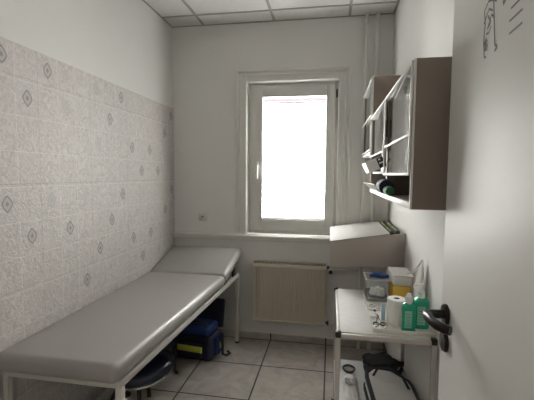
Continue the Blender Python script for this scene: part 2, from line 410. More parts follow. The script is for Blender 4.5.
# ------------------------------------------------------------------ heating
RX0, RX1, RZ0, RZ1, RY = -.660, -.027, .200, .735, D - .10
ra = thing('radiator', 'cream ribbed panel radiator on the wall below the window', 'radiator', ((RX0 + RX1) / 2, D - .06, RZ0))
n = 24; pts = []
for i in range(n):
    x0 = RX0 + .012 + (RX1 - RX0 - .024) * i / n; wd = (RX1 - RX0 - .024) / n
    pts += [(x0 + wd * .06, RY), (x0 + wd * .70, RY), (x0 + wd * .78, RY + .012), (x0 + wd * .98, RY + .012)]
pts = [(RX0, RY + .004)] + pts + [(RX1, RY + .004), (RX1, RY + .024), (RX0, RY + .024)]
pb = MB().prism(pts, 2, RZ0 + .025, RZ1 - .045)
pb.box((RX0, RY, RZ0), (RX1, RY + .022, RZ0 + .027), bev=.005).box((RX0, RY, RZ1 - .048), (RX1, RY + .022, RZ1 - .018), bev=.005)
pb.build('front_panel', M['radiator'], ra)
MB().box((RX0 - .002, RY + .003, RZ0 + .01), (RX0 + .003, RY + .075, RZ1 - .006), bev=.002).build('side_cover', M['radiator'], ra)
MB().box((RX1 - .003, RY + .003, RZ0 + .01), (RX1 + .002, RY + .075, RZ1 - .006), bev=.002).build('side_cover', M['radiator'], ra)
MB().box((RX0 + .012, RY + .025, RZ0 + .03), (RX1 - .012, RY + .0495, RZ1 - .009)).build('slot_shade', mat('painted_slot_shade', (.04, .035, .03), .7), ra, smooth=False)  # dark block inside the radiator, painting shade into the grille slots
gr = MB(); k = 26
gr.box((RX0, RY + .001, RZ1 - .022), (RX1, RY + .006, RZ1 - .012), bev=.002).box((RX0, RY + .068, RZ1 - .018), (RX1, RY + .076, RZ1 - .004), bev=.002)
for i in range(k + 1):
    x = RX0 + .002 + (RX1 - RX0 - .004) * i / k; gr.box((x - .0055, RY + .006, RZ1 - .010), (x + .0055, RY + .070, RZ1 - .003))
gr.build('top_grille', M['radiator'], ra)
MB().box((RX0 + .01, RY + .050, RZ0 + .02), (RX1 - .01, RY + .072, RZ1 - .012), bev=.004).build('rear_panel', M['radiator'], ra)
for x in (RX0 + .08, RX1 - .11): MB().box((x, RY + .07, RZ0 + .05), (x + .03, D, RZ1 - .08)).build('wall_bracket', M['whitepaint'], ra)
tv = MB().tube([(RX1 - .0, RY + .04, .69), (.012, RY + .04, .69)], .010).tube([(.012, RY + .04, .69), (.012, RY + .012, .69)], .011).build('valve_body', M['chrome'], ra)
MB().lathe([(.012, .0), (.024, -.004), (.027, -.03), (.023, -.045), (.012, -.048)], (.012, RY + .010, .685), axis='Y').build('thermostat_knob', M['white'], ra)
MB().lathe([(.004, 0), (.017, -.001), (.017, -.006), (.003, -.008)], (.012, RY - .038, .685), axis='Y').build('knob_cap', M['black'], ra)
MB().box((-.020, RY + .02, .695), (.000, RY + .05, .718), bev=.004).build('vent_valve', M['black'], ra)
MB().tube([(RX1, RY + .04, .215), (.0, RY + .04, .215)], .010).box((-.018, RY + .022, .200), (.004, RY + .058, .230), bev=.005).build('lower_valve', M['black'], ra)

MB().tube([(.2465, D - .036, .695), (.20, D - .045, .692), (.05, D - .06, .69), (.0125, RY + .04, .690)], .011).build('supply_pipe', M['whitepaint'], ra)
MB().tube([(.2465, D - .036, .24), (.20, D - .045, .23), (.05, D - .06, .216), (-.001, RY + .04, .215)], .009).build('return_pipe', M['whitepaint'], ra)
hp = thing('heating_pipe', 'white painted heating riser in the far right corner, left of the pair', 'pipe', (.262, D - .035, 0), 'heating risers in the corner')
MB().tube([(.262, D - .035, 0), (.262, D - .035, H - .002)], .0145, seg=16).build('pipe', M['casing'], hp)
MB().lathe([(.018, 0), (.021, .004), (.021, .028), (.018, .032)], (.262, D - .035, H - .075)).build('collar', M['casing'], hp)
hp2 = thing('heating_pipe', 'white painted heating riser in the far right corner, right of the pair', 'pipe', (.350, D - .035, 0), 'heating risers in the corner')
MB().tube([(.350, D - .035, 0), (.350, D - .035, H - .002)], .0165, seg=16).build('pipe', M['casing'], hp2)
MB().lathe([(.020, 0), (.024, .004), (.024, .030), (.020, .034)], (.350, D - .035, H - .075)).build('collar', M['casing'], hp2)

# wall socket
so = thing('wall_socket', 'small cream wall socket above the ledge beside the couch headrest', 'socket', (-1.155, D, 1.108))
MB().box((-1.195, D - .010, 1.068), (-1.115, D, 1.148), bev=.004).build('plate', M['casing'], so)
MB().lathe([(.024, 0), (.024, -.003), (.018, -.004), (.016, .002)], (-1.155, D - .0095, 1.108), axis='Y').build('insert', M['card'], so)
MB().lathe([(.010, 0), (.010, -.003), (.002, -.004)], (-1.155, D - .012, 1.108), axis='Y').build('contact', M['brass'], so)

# ------------------------------------------------------------------ examination couch
CX0, CX1 = XL + .010, -.806
co = thing('examination_couch', 'long grey vinyl examination couch on a pale metal frame along the tiled wall', 'examination couch', (-1.12, 2.25, 0))
def cushion(mb, prof_yz, x0, x1, bev):
    mb.prism(prof_yz, 0, x0, x1, bev=bev, seg=6)
MB().box((CX0, 1.320, .631), (CX1, 2.735, .719), bev=.036, seg=7).build('mattress', M['vinyl'], co)
hh = MB(); cushion(hh, [(2.744, .642), (3.205, .768), (3.182, .852), (2.724, .719)], CX0, CX1, .034)
hh.build('headrest', M['vinyl'], co)
MB().box((CX0 + .06, 1.46, .618), (CX1 - .06, 2.69, .632)).build('base_board', M['black'], co, smooth=False)
fr = MB()
fr.box((CX1 - .036, 1.37, .596), (CX1 - .010, 3.14, .630), bev=.003).box((CX0 + .004, 1.37, .596), (CX0 + .030, 3.14, .630), bev=.003)
fr.box((CX0 + .030, 1.37, .596), (CX1 - .036, 1.40, .630), bev=.003).box((CX0 + .030, 3.11, .596), (CX1 - .036, 3.14, .630), bev=.003)
fr.box((CX0 + .030, 2.70, .596), (CX1 - .036, 2.73, .630), bev=.003)
fr.build('frame', M['frame'], co)
for x in (CX1 - .038, CX0 + .004):
    for y in (1.37, 3.11):
        MB().box((x, y, .012), (x + .030, y + .030, .5965), bev=.003).build('leg', M['frame'], co)
        MB().box((x - .002, y - .002, 0), (x + .032, y + .032, .016), bev=.003).build('foot_cap', M['black'], co)
MB().box((CX0 + .034, 1.405, .10), (CX0 + .05, 3.1, .12), bev=.003).build('brace', M['frame'], co)
for x in (CX1 - .026, CX0 + .027):
    ad = MB().tube([(x, 2.77, .634), (x, 2.98, .694), (x, 3.04, .708)], .008, seg=8).tube([(x, 3.03, .704), (x, 3.07, .632)], .009, seg=8)
    ad.box((x - .008, 2.99, .632), (x + .008, 3.05, .70), bev=.003).build('headrest_adjuster', M['black'], co)
for o in co.children:          # the couch is a little wider at its head end
    for v_ in o.data.vertices:
        x, y = v_.co.x + co.location.x, v_.co.y + co.location.y
        v_.co.x += .034 * (y - 2.27) / .87 * (x - CX0) / (CX1 - CX0)

# stool under the couch
sx, sy = -1.17, 2.10
st = thing('stool', 'low stool with a shiny round navy seat pushed under the couch', 'stool', (sx, sy, 0))
MB().lathe([(.02, .245), (.185, .245), (.205, .262), (.212, .285), (.205, .312), (.185, .328), (.12, .336), (.01, .338)], (sx, sy, 0), seg=48).build('seat', M['navyvinyl'], st)
MB().lathe([(.15, .225), (.175, .228), (.175, .246), (.15, .246)], (sx, sy, 0), seg=40).build('seat_ring', M['chrome'], st)
for (tx, ty) in ((-1.178, 2.235), (-1.32, 2.20), (-1.34, 1.99), (-1.09, 1.94)):
    dx, dy = tx - sx, ty - sy; l = math.hypot(dx, dy) or 1
    MB().tube([(sx + dx / l * .11, sy + dy / l * .11, .23), (tx, ty, 0)], .013, seg=10).build('leg', M['black'], st)
cn = thing('steel_canister', 'short pale steel cylinder standing on the floor behind the front couch leg', 'canister', (-1.215, 2.02, 0))
MB().lathe([(.018, 0), (.024, .003), (.024, .125), (.021, .130)], (-1.215, 2.02, 0)).build('body', M['chrome'], cn)
MB().lathe([(.022, .1302), (.026, .132), (.026, .142), (.02, .148), (.004, .149)], (-1.215, 2.02, 0)).build('lid', M['black'], cn)

# emergency bag
bg = thing('emergency_bag', 'navy and blue emergency bag with a yellow reflective stripe, standing open under the couch', 'bag', (-1.07, 2.85, 0))
rz = Matrix.Rotation(math.radians(-7), 3, 'Z')
MB().box((-1.25, 2.745, .002), (-.90, 2.975, .20), bev=.03, seg=4, rot=rz).build('body', M['navy'], bg)
MB().box((-1.235, 2.755, .195), (-.915, 2.965, .275), bev=.035, seg=4, rot=rz).build('top_compartment', M['blue'], bg)
MB().box((-1.22, 2.725, .03), (-.98, 2.765, .165), bev=.015, seg=3, rot=rz).build('front_pocket', M['navy'], bg)
MB().box((-1.21, 2.716, .088), (-.975, 2.724, .135), bev=.002, rot=rz).build('reflective_stripe', M['hivis'], bg)
MB().box((-.902, 2.80, .03), (-.868, 2.93, .175), bev=.014, seg=3, rot=rz).build('side_pocket', M['blue'], bg)
MB().box((-.870, 2.835, .075), (-.863, 2.885, .13), bev=.002, rot=rz).build('reflective_patch', M['palegreen'], bg)
lid = MB(); lid.box((-1.24, 2.965, .20), (-.875, 3.01, .435), bev=.018, seg=3, rot=Matrix.Rotation(math.radians(-14), 3, 'X')); lid.build('open_lid', M['navy'], bg)
MB().tube([(-1.15, 2.80, .270), (-1.13, 2.78, .305), (-1.05, 2.775, .315), (-.97, 2.78, .305), (-.95, 2.80, .270)], .009, seg=8).build('carry_handle', M['black'], bg)
MB().tube([(-.875, 2.86, .18), (-.85, 2.85, .10), (-.845, 2.84, .03), (-.82, 2.86, .012), (-.80, 2.90, .012), (-.83, 2.93, .012)], .010, seg=8).build('strap', M['black'], bg)
MB().tube([(-1.21, 2.76, .19), (-1.19, 2.70, .14), (-1.16, 2.62, .06), (-1.14, 2.56, .012), (-1.11, 2.53, .012)], .011, seg=8).build('shoulder_strap', M['black'], bg)
MB().tube([(-1.2 + .02 * i, 2.745 + .0012 * -2 * i - .004, .185) for i in range(15)], .004, seg=6).build('zip', M['black'], bg)

# ------------------------------------------------------------------ wall cabinets
def cabinet(y0, y1, z0, z1, xf, label, split, rails, lower):
    cb = thing('wall_cabinet', label, 'cabinet', ((xf + XR) / 2, (y0 + y1) / 2, z0), 'glass fronted wall cabinets')
    t = .016
    MB().box((xf + .006, y0, z0), (XR - .001, y0 + t, z1), bev=.0015).build('side_panel', M['taupe'], cb)
    MB().box((xf + .006, y1 - t, z0), (XR - .001, y1, z1), bev=.0015).build('side_panel', M['taupe'], cb)
    MB().box((xf + .006, y0 + t, z1 - t), (XR - .001, y1 - t, z1), bev=.001).build('top_panel', M['whitepaint'], cb)
    MB().box((xf + .006, y0 + t, z0), (XR - .001, y1 - t, z0 + t), bev=.001).build('bottom_panel', M['whitepaint'], cb)
    MB().box((XR - .008, y0 + t, z0 + t), (XR - .001, y1 - t, z1 - t)).build('back_panel', M['interior'], cb)
    fr_ = MB(); e = .011
    fr_.box((xf, y0, z0), (xf + .008, y0 + e, z1), bev=.002).box((xf, y1 - e, z0), (xf + .008, y1, z1), bev=.002)
    fr_.box((xf, y0 + e, z1 - e), (xf + .008, y1 - e, z1), bev=.002).box((xf, y0 + e, z0), (xf + .008, y1 - e, z0 + .022), bev=.002)
    fr_.build('front_frame', M['whitepaint'], cb)
    for s_ in rails: MB().box((xf + .014, y0 + t, s_ - .006), (XR - .009, y1 - t, s_ + .006), bev=.001).build('shelf', M['interior'], cb)
    if split: MB().box((xf + .010, split - .008, z0 + t), (XR - .009, split + .008, z1 - t)).build('divider', M['taupe'], cb)
    return cb
XF = .250
cb = cabinet(1.245, 2.500, 1.391, 1.866, XF, 'long taupe wall cabinet with framed glass doors, nearer and lower of the two', 1.845, (1.515,), True)
def gdoor(cb, y0, y1, z0, z1, xf, bars, name='glass_door', ajar=0.0):
    d = MB(); e = .009
    d.box((xf - .008, y0, z0), (xf - .001, y0 + e, z1), bev=.002).box((xf - .008, y1 - e, z0), (xf - .001, y1, z1), bev=.002)
    d.box((xf - .008, y0 + e, z1 - e), (xf - .001, y1 - e, z1), bev=.002).box((xf - .008, y0 + e, z0), (xf - .001, y1 - e, z0 + e), bev=.002)
    for b_ in bars: d.box((xf - .008, y0 + e, b_ - .004), (xf - .001, y1 - e, b_ + .004), bev=.0015)
    for v_ in d.bm.verts: v_.co.x -= ajar * (y1 - v_.co.y) / (y1 - y0)
    d = d.build(name, M['whitepaint'], cb)
    g_ = MB().prism([(xf - .0068, y0 + e), (xf - .0048, y0 + e), (xf + .0152, y1 - e), (xf + .0132, y1 - e)], 2, z0 + e, z1 - e)
    for v_ in g_.bm.verts: v_.co.x -= ajar * (y1 - v_.co.y) / (y1 - y0)
    g_.build('glass_pane', M['glass'], d, smooth=False)
    return d
gdoor(cb, 1.250, 1.835, 1.500, 1.861, XF, (1.632,), ajar=.0)
gdoor(cb, 1.850, 2.495, 1.612, 1.861, XF, ())
MB().box((XF - .012, 1.835, 1.585), (XF - .001, 1.852, 1.645), bev=.002).build('door_catch', M['frame'], cb)
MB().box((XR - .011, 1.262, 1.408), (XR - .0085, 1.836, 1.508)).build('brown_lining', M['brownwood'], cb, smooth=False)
# tipped-out clear bins at the bottom front of the far half
tb = MB()
tb.prism([(XF - .001, 1.414), (XF - .042, 1.452), (XF - .040, 1.456), (XF + .003, 1.418)], 1, 1.89, 2.48)
tb.prism([(XF - .001, 1.414), (XF - .042, 1.452), (XF + .012, 1.462)], 1, 2.480, 2.484).prism([(XF - .001, 1.414), (XF - .042, 1.452), (XF + .012, 1.462)], 1, 1.886, 1.89)
tb.build('tilted_bin', M['milky'], cb)
# things kept in it
c1 = thing('glove_carton', 'white carton with black print sticking out of the long wall cabinet', 'box', (.24, 2.2, 1.532))
ry = Matrix.Rotation(math.radians(-20), 3, 'Y')
ry = Matrix.Rotation(math.radians(-24), 3, 'Y')
MB().box((.186, 2.06, 1.528), (.284, 2.26, 1.588), bev=.003, rot=ry).build('carton', M['white'], c1)
def on_end(x0_, z0_, x1_, z1_, mb, y_=2.058):
    ctr = Vector((.235, 2.16, 1.558)); q = [ctr + ry @ (Vector(p) - ctr) for p in ((x0_, y_, z0_), (x1_, y_, z0_), (x1_, y_, z1_), (x0_, y_, z1_))]
    mb.faces(q, [(0, 1, 2, 3)]); return mb
on_end(.246, 1.530, .282, 1.586, MB()).build('printed_end', M['printblack'], c1, smooth=False)
on_end(.252, 1.552, .274, 1.560, on_end(.254, 1.572, .266, 1.580, MB(), 2.057), 2.057).build('print_mark', M['white'], c1, smooth=False)
tag(MB().lathe([(.012, 0), (.032, .002), (.034, .02), (.034, .12), (.032, .138), (.012, .140)], (.247, 1.735, 1.4475), axis='Y', seg=28).build('bandage_roll', M['navy']), 'large dark navy bandage roll lying at the front of the long wall cabinet', 'bandage roll')
tag(MB().lathe([(.008, 0), (.018, .002), (.0195, .02), (.0195, .08), (.018, .098), (.008, .100)], (.247, 1.625, 1.433), axis='Y', seg=28).build('bandage_roll', M['greencloth']), 'small dark green bandage roll lying nearest in the long wall cabinet', 'bandage roll')
tag(MB().box((.285, 1.95, 1.409), (.345, 2.10, 1.475), bev=.004).box((.28, 2.15, 1.409), (.34, 2.30, 1.47), bev=.004).build('dressing_pack', M['paper']), 'white dressing pack behind the navy roll in the long wall cabinet', 'pack')
tag(MB().box((.33, 1.42, 1.409), (.43, 1.56, 1.495), bev=.003).build('medicine_carton', M['brownwood']), 'brown carton in the open bottom of the long wall cabinet', 'box')
for i, (y, hgt, ma, lb) in enumerate(((2.25, .20, 'white', 'tall white carton upright behind the far glass door'), (2.05, .17, 'card', 'beige carton upright behind the far glass door'))):
    tag(MB().box((.30, y, 1.522), (.40, y + .12, 1.522 + hgt), bev=.002).build('carton', M[ma]), lb, 'box')
cb2 = cabinet(2.53, 3.19, 1.640, 2.140, .255, 'shorter taupe glass wall cabinet in the far corner, mounted higher', 0, (1.88,), False)
gdoor(cb2, 2.535, 3.185, 1.665, 2.135, .255, (1.895,))

# sloped wall box
bx = thing('sloping_wall_box', 'taupe wall box with a pale sloping lid, mounted in the corner beside the radiator', 'box', (.24, 2.85, .893))
MB().prism([(.004, .893), (XR - .001, .893), (XR - .001, 1.126), (.004, 1.046)], 1, 2.490, 2.508, bev=.001).build('side_panel', M['taupe2'], bx)
MB().prism([(.004, .893), (XR - .001, .893), (XR - .001, 1.126), (.004, 1.046)], 1, 3.170, 3.188, bev=.001).build('side_panel', M['taupe2'], bx)
MB().prism([(.004, .893), (.018, .893), (.018, 1.050), (.004, 1.046)], 1, 2.508, 3.170).build('front_panel', M['lid'], bx)
MB().box((.018, 2.508, .893), (XR - .001, 3.170, .907)).build('bottom_panel', M['taupe2'], bx, smooth=False)
sl_ = (1.126 - 1.046) / (XR - .001 - .004)
def zs(x): return 1.046 + sl_ * (x - .004)
MB().prism([(.000, zs(0) + .001), (.386, zs(.386) + .001), (.386, zs(.386) + .013), (.000, zs(0) + .013)], 1, 2.492, 3.188, bev=.002).build('lid', M['lid'], bx)
MB().prism([(.386, zs(.386) - .03), (XR - .001, zs(XR) - .03), (XR - .001, zs(XR) - .022), (.386, zs(.386) - .022)], 1, 2.508, 3.170).build('tray_floor', M['interior'], bx)
for x, lb in ((.392, 'dark green and yellow packet in the slot of the sloping box, farther from the wall'), (.430, 'dark green and yellow packet in the slot of the sloping box, next to the wall')):
    t_ = thing('packet', lb, 'packet', (x, 2.8, zs(x) - .02), 'packets in the slot of the sloping box')
    z_ = zs(x) - .018
    MB().box((x, 2.56, z_ + .002), (x + .030, 3.15, z_ + .030), bev=.002).build('carton', M['darkgreen'], t_)
    MB().box((x + .009, 2.60, z_ + .0302), (x + .018, 2.80, z_ + .0315)).box((x + .009, 2.86, z_ + .0302), (x + .018, 3.12, z_ + .0315)).build('printed_band', M['yellowgreen'], t_, smooth=False)

# ------------------------------------------------------------------ trolley
TX0, TX1, TY0, TY1, TZ, LZ = .046, .455, 1.665, 2.330, .790, .335
tr = thing('trolley', 'white two-shelf steel trolley against the right wall with black corner caps', 'trolley', (.25, 2.0, 0))
for zz, nm in ((TZ, 'shelf'), (LZ, 'shelf')):
    MB().box((TX0 + .008, TY0 + .008, zz - .014), (TX1 - .008, TY1 - .008, zz), bev=.003).build(nm, M['shelf'], tr)
    r_ = MB()
    r_.box((TX0 + .01, TY0 - .010, zz - .026), (TX1 - .01, TY0 + .010, zz - .004), bev=.004).box((TX0 + .01, TY1 - .010, zz - .026), (TX1 - .01, TY1 + .010, zz - .004), bev=.004)
    r_.box((TX0 - .006, TY0 + .01, zz - .026), (TX0 + .009, TY1 - .01, zz - .004), bev=.004).box((TX1 - .009, TY0 + .01, zz - .026), (TX1 + .006, TY1 - .01, zz - .004), bev=.004)
    r_.build('shelf_frame', M['railpaint'], tr)
for x in (TX0, TX1):
    for y in (TY0, TY1):
        MB().box((x - .011, y - .011, .068), (x + .011, y + .011, TZ - .02), bev=.004).build('post', M['railpaint'], tr)
        MB().box((x - .013, y - .013, TZ - .0225), (x + .013, y + .013, TZ + .006), bev=.005, seg=3).build('corner_cap', M['black'], tr)
        cs = MB().box((x - .016, y - .010, .040), (x + .016, y + .010, .070), bev=.004).tube([(x, y, .05), (x, y, .075)], .006)
        cs = cs.build('caster', M['black'], tr)
        MB().lathe([(.006, -.009), (.026, -.009), (.029, -.005), (.029, .005), (.026, .009), (.006, .009)], (x, y + .012, .0295), axis='X').build('wheel', M['black'], cs)

# tray with small supplies
ty = thing('instrument_tray', 'shallow white tray holding small supplies on the top trolley shelf', 'tray', (.32, 2.0, TZ))
tt = MB().box((.205, 1.700, TZ + .0008), (.462, 2.290, TZ + .005), bev=.002)
tt.box((.201, 1.697, TZ + .001), (.206, 2.293, TZ + .016), bev=.002).box((.461, 1.697, TZ + .001), (.466, 2.293, TZ + .016), bev=.002)
tt.box((.206, 1.697, TZ + .001), (.461, 1.702, TZ + .016), bev=.002).box((.206, 2.288, TZ + .001), (.461, 2.293, TZ + .016), bev=.002)
tt.build('tray_body', M['card'], ty)
TS = TZ + .0056
# scissors on the tray
sc = thing('scissors', 'small dark-handled scissors lying on the tray before the paper roll', 'scissors', (.245, 1.80, TS))
for sgn in (-1, 1):
    cx_ = .240 + sgn * .016
    MB().tube([(cx_ + .013 * math.cos(a), 1.775 + .018 * math.sin(a), TS + .004) for a in [2 * PI * i / 20 for i in range(20)]], .0032, seg=8, closed=True).build('finger_ring', M['black'], sc)
    MB().tube([(cx_ - sgn * .004, 1.792, TS + .004), (.240 - sgn * .005, 1.90, TS + .004 + sgn * .0012)], .0028, seg=6).build('blade', M['chrome'], sc)
for k, (x, y, a, ma, lb) in enumerate(((.226, 1.86, .4, 'red', 'red capped vial on the tray beside the scissors'), (.262, 1.735, 1.3, 'red', 'red capped vial on the tray in front of the paper roll'), (.222, 1.955, -.5, 'blueplastic', 'blue capped vial on the tray in front of the clear box'))):
    o = thing('vial', lb, 'vial', (x, y, TS)); d_ = Vector((math.cos(a), math.sin(a), 0)); p_ = Vector((x, y, TS + .0055))
    MB().tube([p_ - d_ * .018, p_ + d_ * .012], .005, seg=10).build('tube', M['white'], o); MB().tube([p_ + d_ * .0125, p_ + d_ * .022], .0055, seg=10).build('cap', M[ma], o)
for k, (x, y, r0, lb) in enumerate(((.228, 2.03, .3, 'white swab packet on the tray just before the clear box'), (.258, 1.98, -.4, 'white swab packet on the tray left of the paper roll'), (.222, 1.735, .9, 'white swab packet at the front left corner of the tray'))):
    o = MB().box((x - .018, y - .022, TS), (x + .018, y + .022, TS + .006), bev=.002, ma=M['paper'], rot=Matrix.Rotation(r0, 3, 'Z'))
    o.box((x - .010, y - .004, TS + .0062), (x + .010, y + .004, TS + .0066), ma=M['printblack'], rot=Matrix.Rotation(r0, 3, 'Z'))
    tag(o.build('swab_packet'), lb, 'packet')

tag(MB().box((.254, 1.825, TS), (.272, 1.845, TS + .085), bev=.003, rot=None).build('wrapped_swab', mat('pale_blue_wrapper', (.40, .52, .62), .4)), 'pale blue wrapped swab standing at the left of the paper roll', 'swab')
# clear box with contents
kb = thing('clear_box', 'clear plastic box of small items at the back of the trolley top', 'box', (.255, 2.17, TS))
b_ = MB(); x0, x1, y0, y1, hz = .212, .326, 2.100, 2.250, .118
b_.box((x0, y0, TS + .0004), (x1, y1, TS + .003)); 
b_.prism([(x0 - .006, TS + hz), (x0, TS), (x0 + .002, TS), (x0 - .004, TS + hz)], 1, y0, y1).prism([(x1 + .006, TS + hz), (x1, TS), (x1 - .002, TS), (x1 + .004, TS + hz)], 1, y0, y1)
b_.box((x0, y0, TS), (x1, y0 + .002, TS + hz)).box((x0, y1 - .002, TS), (x1, y1, TS + hz))
b_.build('box_body', M['clearbox'], kb, smooth=False)
rr = MB().box((x0 - .008, y0 - .004, TS + hz), (x1 + .008, y0 + .004, TS + hz + .006), bev=.002).box((x0 - .008, y1 - .004, TS + hz), (x1 + .008, y1 + .004, TS + hz + .006), bev=.002)
rr.box((x0 - .010, y0, TS + hz), (x0 - .002, y1, TS + hz + .006), bev=.002).box((x1 + .002, y0, TS + hz), (x1 + .010, y1, TS + hz + .006), bev=.002)
rr.build('rim', M['milky'], kb)
MB().tube([(x0 + .01, y0 + .012, TS + .030), (x1 - .03, y0 + .010, TS + .022), (x1 - .01, y0 + .02, TS + .028), (x1 - .01, y1 - .02, TS + .03), (x0 + .01, y1 - .02, TS + .03)], .008, seg=8, closed=True).build('dark_band', M['blackcloth'], kb)
for k, (dx, dy, dz, ma, lb) in enumerate(((.030, .045, .055, 'white', 'white wipe pack in the clear box, at its left'), (.062, .055, .060, 'paper', 'white wipe pack in the clear box, in the middle'), (.088, .050, .052, 'card', 'beige packet in the clear box, at its right'))):
    tag(MB().box((x0 + dx - .013, y0 + dy - .020, TS + .004), (x0 + dx + .013, y0 + dy + .020, TS + dz + .01), bev=.003, rot=Matrix.Rotation(.25 - .25 * k, 3, 'Y')).build('wipe_pack', M[ma]), lb, 'packet')
gl = MB()
gl.tube([(x0 + .015, y0 + .03, TS + hz + .020), (x0 + .045, y0 + .04, TS + hz + .026), (x0 + .075, y0 + .035, TS + hz + .018), (x1 + .004, y0 + .05, TS + hz + .016)], .012, seg=10, radii=[.008, .016, .012, .010])
gl.tube([(x0 + .035, y0 + .09, TS + hz + .018), (x0 + .07, y0 + .08, TS + hz + .018), (x1 + .006, y0 + .07, TS + hz + .014)], .010, seg=10, radii=[.010, .012, .008])
tag(gl.build('blue_tourniquet', M['blueplastic']), 'crumpled dark blue strap lying across the rim of the clear box', 'strap')

# paper roll
pr = thing('paper_roll', 'white paper towel roll upright on the trolley beside the green bottles', 'paper roll', (.318, 1.800, TS))
MB().lathe([(.013, .001), (.040, 0), (.0425, .002), (.0425, .122), (.040, .124), (.015, .124), (.0135, .112), (.0135, .10)], (.318, 1.800, TS), seg=40).build('paper', M['paper'], pr)
MB().lathe([(.0125, .10), (.0135, .1), (.0135, .1245), (.0118, .1245), (.0118, .1)], (.318, 1.800, TS), seg=24).build('core', M['brownwood'], pr)

# green bottles
def bottle(x, y, hb, wx, wy, label, pump):
    b = thing('disinfectant_bottle', label, 'bottle', (x, y, TS), 'green disinfectant bottles')
    m_ = MB(); prof = []
    n_ = 40; rings = [(0.90, .000), (1, .006), (1, hb * .80), (.97, hb * .86), (.80, hb * .93), (.42, hb * .985), (.36, hb)]
    bmx = bmesh.new(); R_ = []
    for sc_, z in rings:
        R_.append([bmx.verts.new((x + wx * sc_ * math.copysign(abs(math.cos(a)) ** .55, math.cos(a)), y + wy * sc_ * math.copysign(abs(math.sin(a)) ** .55, math.sin(a)), TS + z)) for a in [2 * PI * i / n_ for i in range(n_)]])
    for A, B in zip(R_[:-1], R_[1:]):
        for i in range(n_): bmx.faces.new((A[i], A[(i + 1) % n_], B[(i + 1) % n_], B[i]))
    bmx.faces.new(R_[0][::-1]); bmx.faces.new(R_[-1]); bmesh.ops.recalc_face_normals(bmx, faces=bmx.faces[:])
    m_._merge(bmx, None); m_.build('body', M['green'], b)
    MB().box((x - wx * .62, y - wy - .0012, TS + .02), (x + wx * .38, y - wy + .001, TS + hb * .72), bev=.0005).build('label_sticker', M['label'], b)
    lp = MB()
    for i in range(5): lp.box((x - wx * .5, y - wy - .0016, TS + .030 + i * .013), (x + wx * (.1 + .05 * (i % 2)), y - wy - .0011, TS + .033 + i * .013))
    lp.build('label_print', M['green'], b, smooth=False)
    MB().lathe([(.015, hb - .008), (.0155, hb + .002), (.0155, hb + .022), (.010, hb + .026), (.008, hb + .038), (.002, hb + .039)], (x, y, TS), seg=24).build('cap', M['clearcap'], b)
    if pump:
        MB().tube([(x, y, TS + hb + .036), (x, y, TS + hb + .056)], .005, seg=10).tube([(x + .006, y, TS + hb + .056), (x - .030, y - .006, TS + hb + .055), (x - .035, y - .006, TS + hb + .043)], .0060, seg=10).build('pump_nozzle', M['white'], b)
bottle(.358, 1.728, .136, .0300, .020, 'smaller green disinfectant bottle between the paper roll and the pump bottle', False)
bottle(.424, 1.782, .146, .0350, .026, 'taller green disinfectant bottle with a pump nozzle, next to the wall', True)

# amber tub with film bag
am = thing('waste_tub', 'amber yellow tub with a milky rim at the back right of the trolley', 'tub', (.392, 2.13, TS))
def rrect(mb, x0, x1, y0, y1, z0, z1, bev, ma=None): return mb.box((x0, y0, z0), (x1, y1, z1), bev=bev, seg=4)
rrect(MB(), .343, .440, 2.06, 2.24, TS + .0005, TS + .105, .012).build('tub_body', M['amber'], am)
rrect(MB(), .340, .443, 2.057, 2.243, TS + .106, TS + .158, .018).build('upper_body', M['milky'], am)
rrect(MB(), .338, .446, 2.052, 2.248, TS + .159, TS + .167, .004).build('rim', M['milky'], am)
fb = thing('plastic_film_bag', 'clear crumpled plastic bag standing up between the amber tub and the wall', 'bag', (.45, 2.0, TS))
bmf = bmesh.new(); rings = []
for j in range(9):
    t_ = j / 8; z = TS + .003 + .275 * t_; sx_ = .019 * (1 - t_ ** 3) + .002; sy_ = .070 * (1 - t_ ** 2) + .004; cx_ = .436 + .030 * t_; cy_ = 1.945 + .01 * t_
    rings.append([bmf.verts.new((cx_ + sx_ * math.cos(a) * (1 + .18 * math.sin(5 * a + j)), cy_ + sy_ * math.sin(a) * (1 + .12 * math.cos(7 * a - 2 * j)), z)) for a in [2 * PI * i / 28 for i in range(28)]])
for A, B in zip(rings[:-1], rings[1:]):
    for i in range(28): bmf.faces.new((A[i], A[(i + 1) % 28], B[(i + 1) % 28], B[i]))
bmf.faces.new(rings[-1])
mm = MB(); mm._merge(bmf, None); mm.build('bag_body', M['film'], fb)
MB().tube([(.405, 2.020, TS + .188), (.425, 2.015, TS + .196), (.442, 1.99, TS + .225), (.464, 1.957, TS + .276)], .005, seg=8).build('bag_edge', M['milky'], fb)

# lower shelf
LS = LZ + .0008
pc = thing('equipment_case', 'white padded case with dark navy piping on the lower trolley shelf', 'case', (.33, 1.95, LS))
outl = [(.225, 1.70), (.205, 2.03), (.25, 2.095), (.35, 2.085), (.435, 1.98), (.452, 1.70)]
bs = MB(); bs.prism(outl, 2, LS, LS + .085, bev=.02, seg=4); bs.build('shell', M['greymesh'], pc)
def loop(z, gr_): 
    c = Vector((.325, 1.87)); out = []
    for i in range(len(outl)):
        a, b = Vector(outl[i]), Vector(outl[(i + 1) % len(outl)])
        for s_ in (0.12, .5, .88):
            p = a.lerp(b, s_); p = c + (p - c) * gr_; out.append((p.x, p.y, z))
    return out
MB().tube(loop(LS + .078, .955), .012, seg=8, closed=True).build('piping', M['blackcloth'], pc)
MB().tube(loop(LS + .012, 1.0), .012, seg=8, closed=True).build('piping', M['blackcloth'], pc)
MB().tube([(.245, 2.00, LS + .086), (.27, 2.03, LS + .115), (.33, 2.03, LS + .125), (.39, 1.97, LS + .11), (.41, 1.90, LS + .086)], .007, seg=8).build('carry_strap', M['blackcloth'], pc)
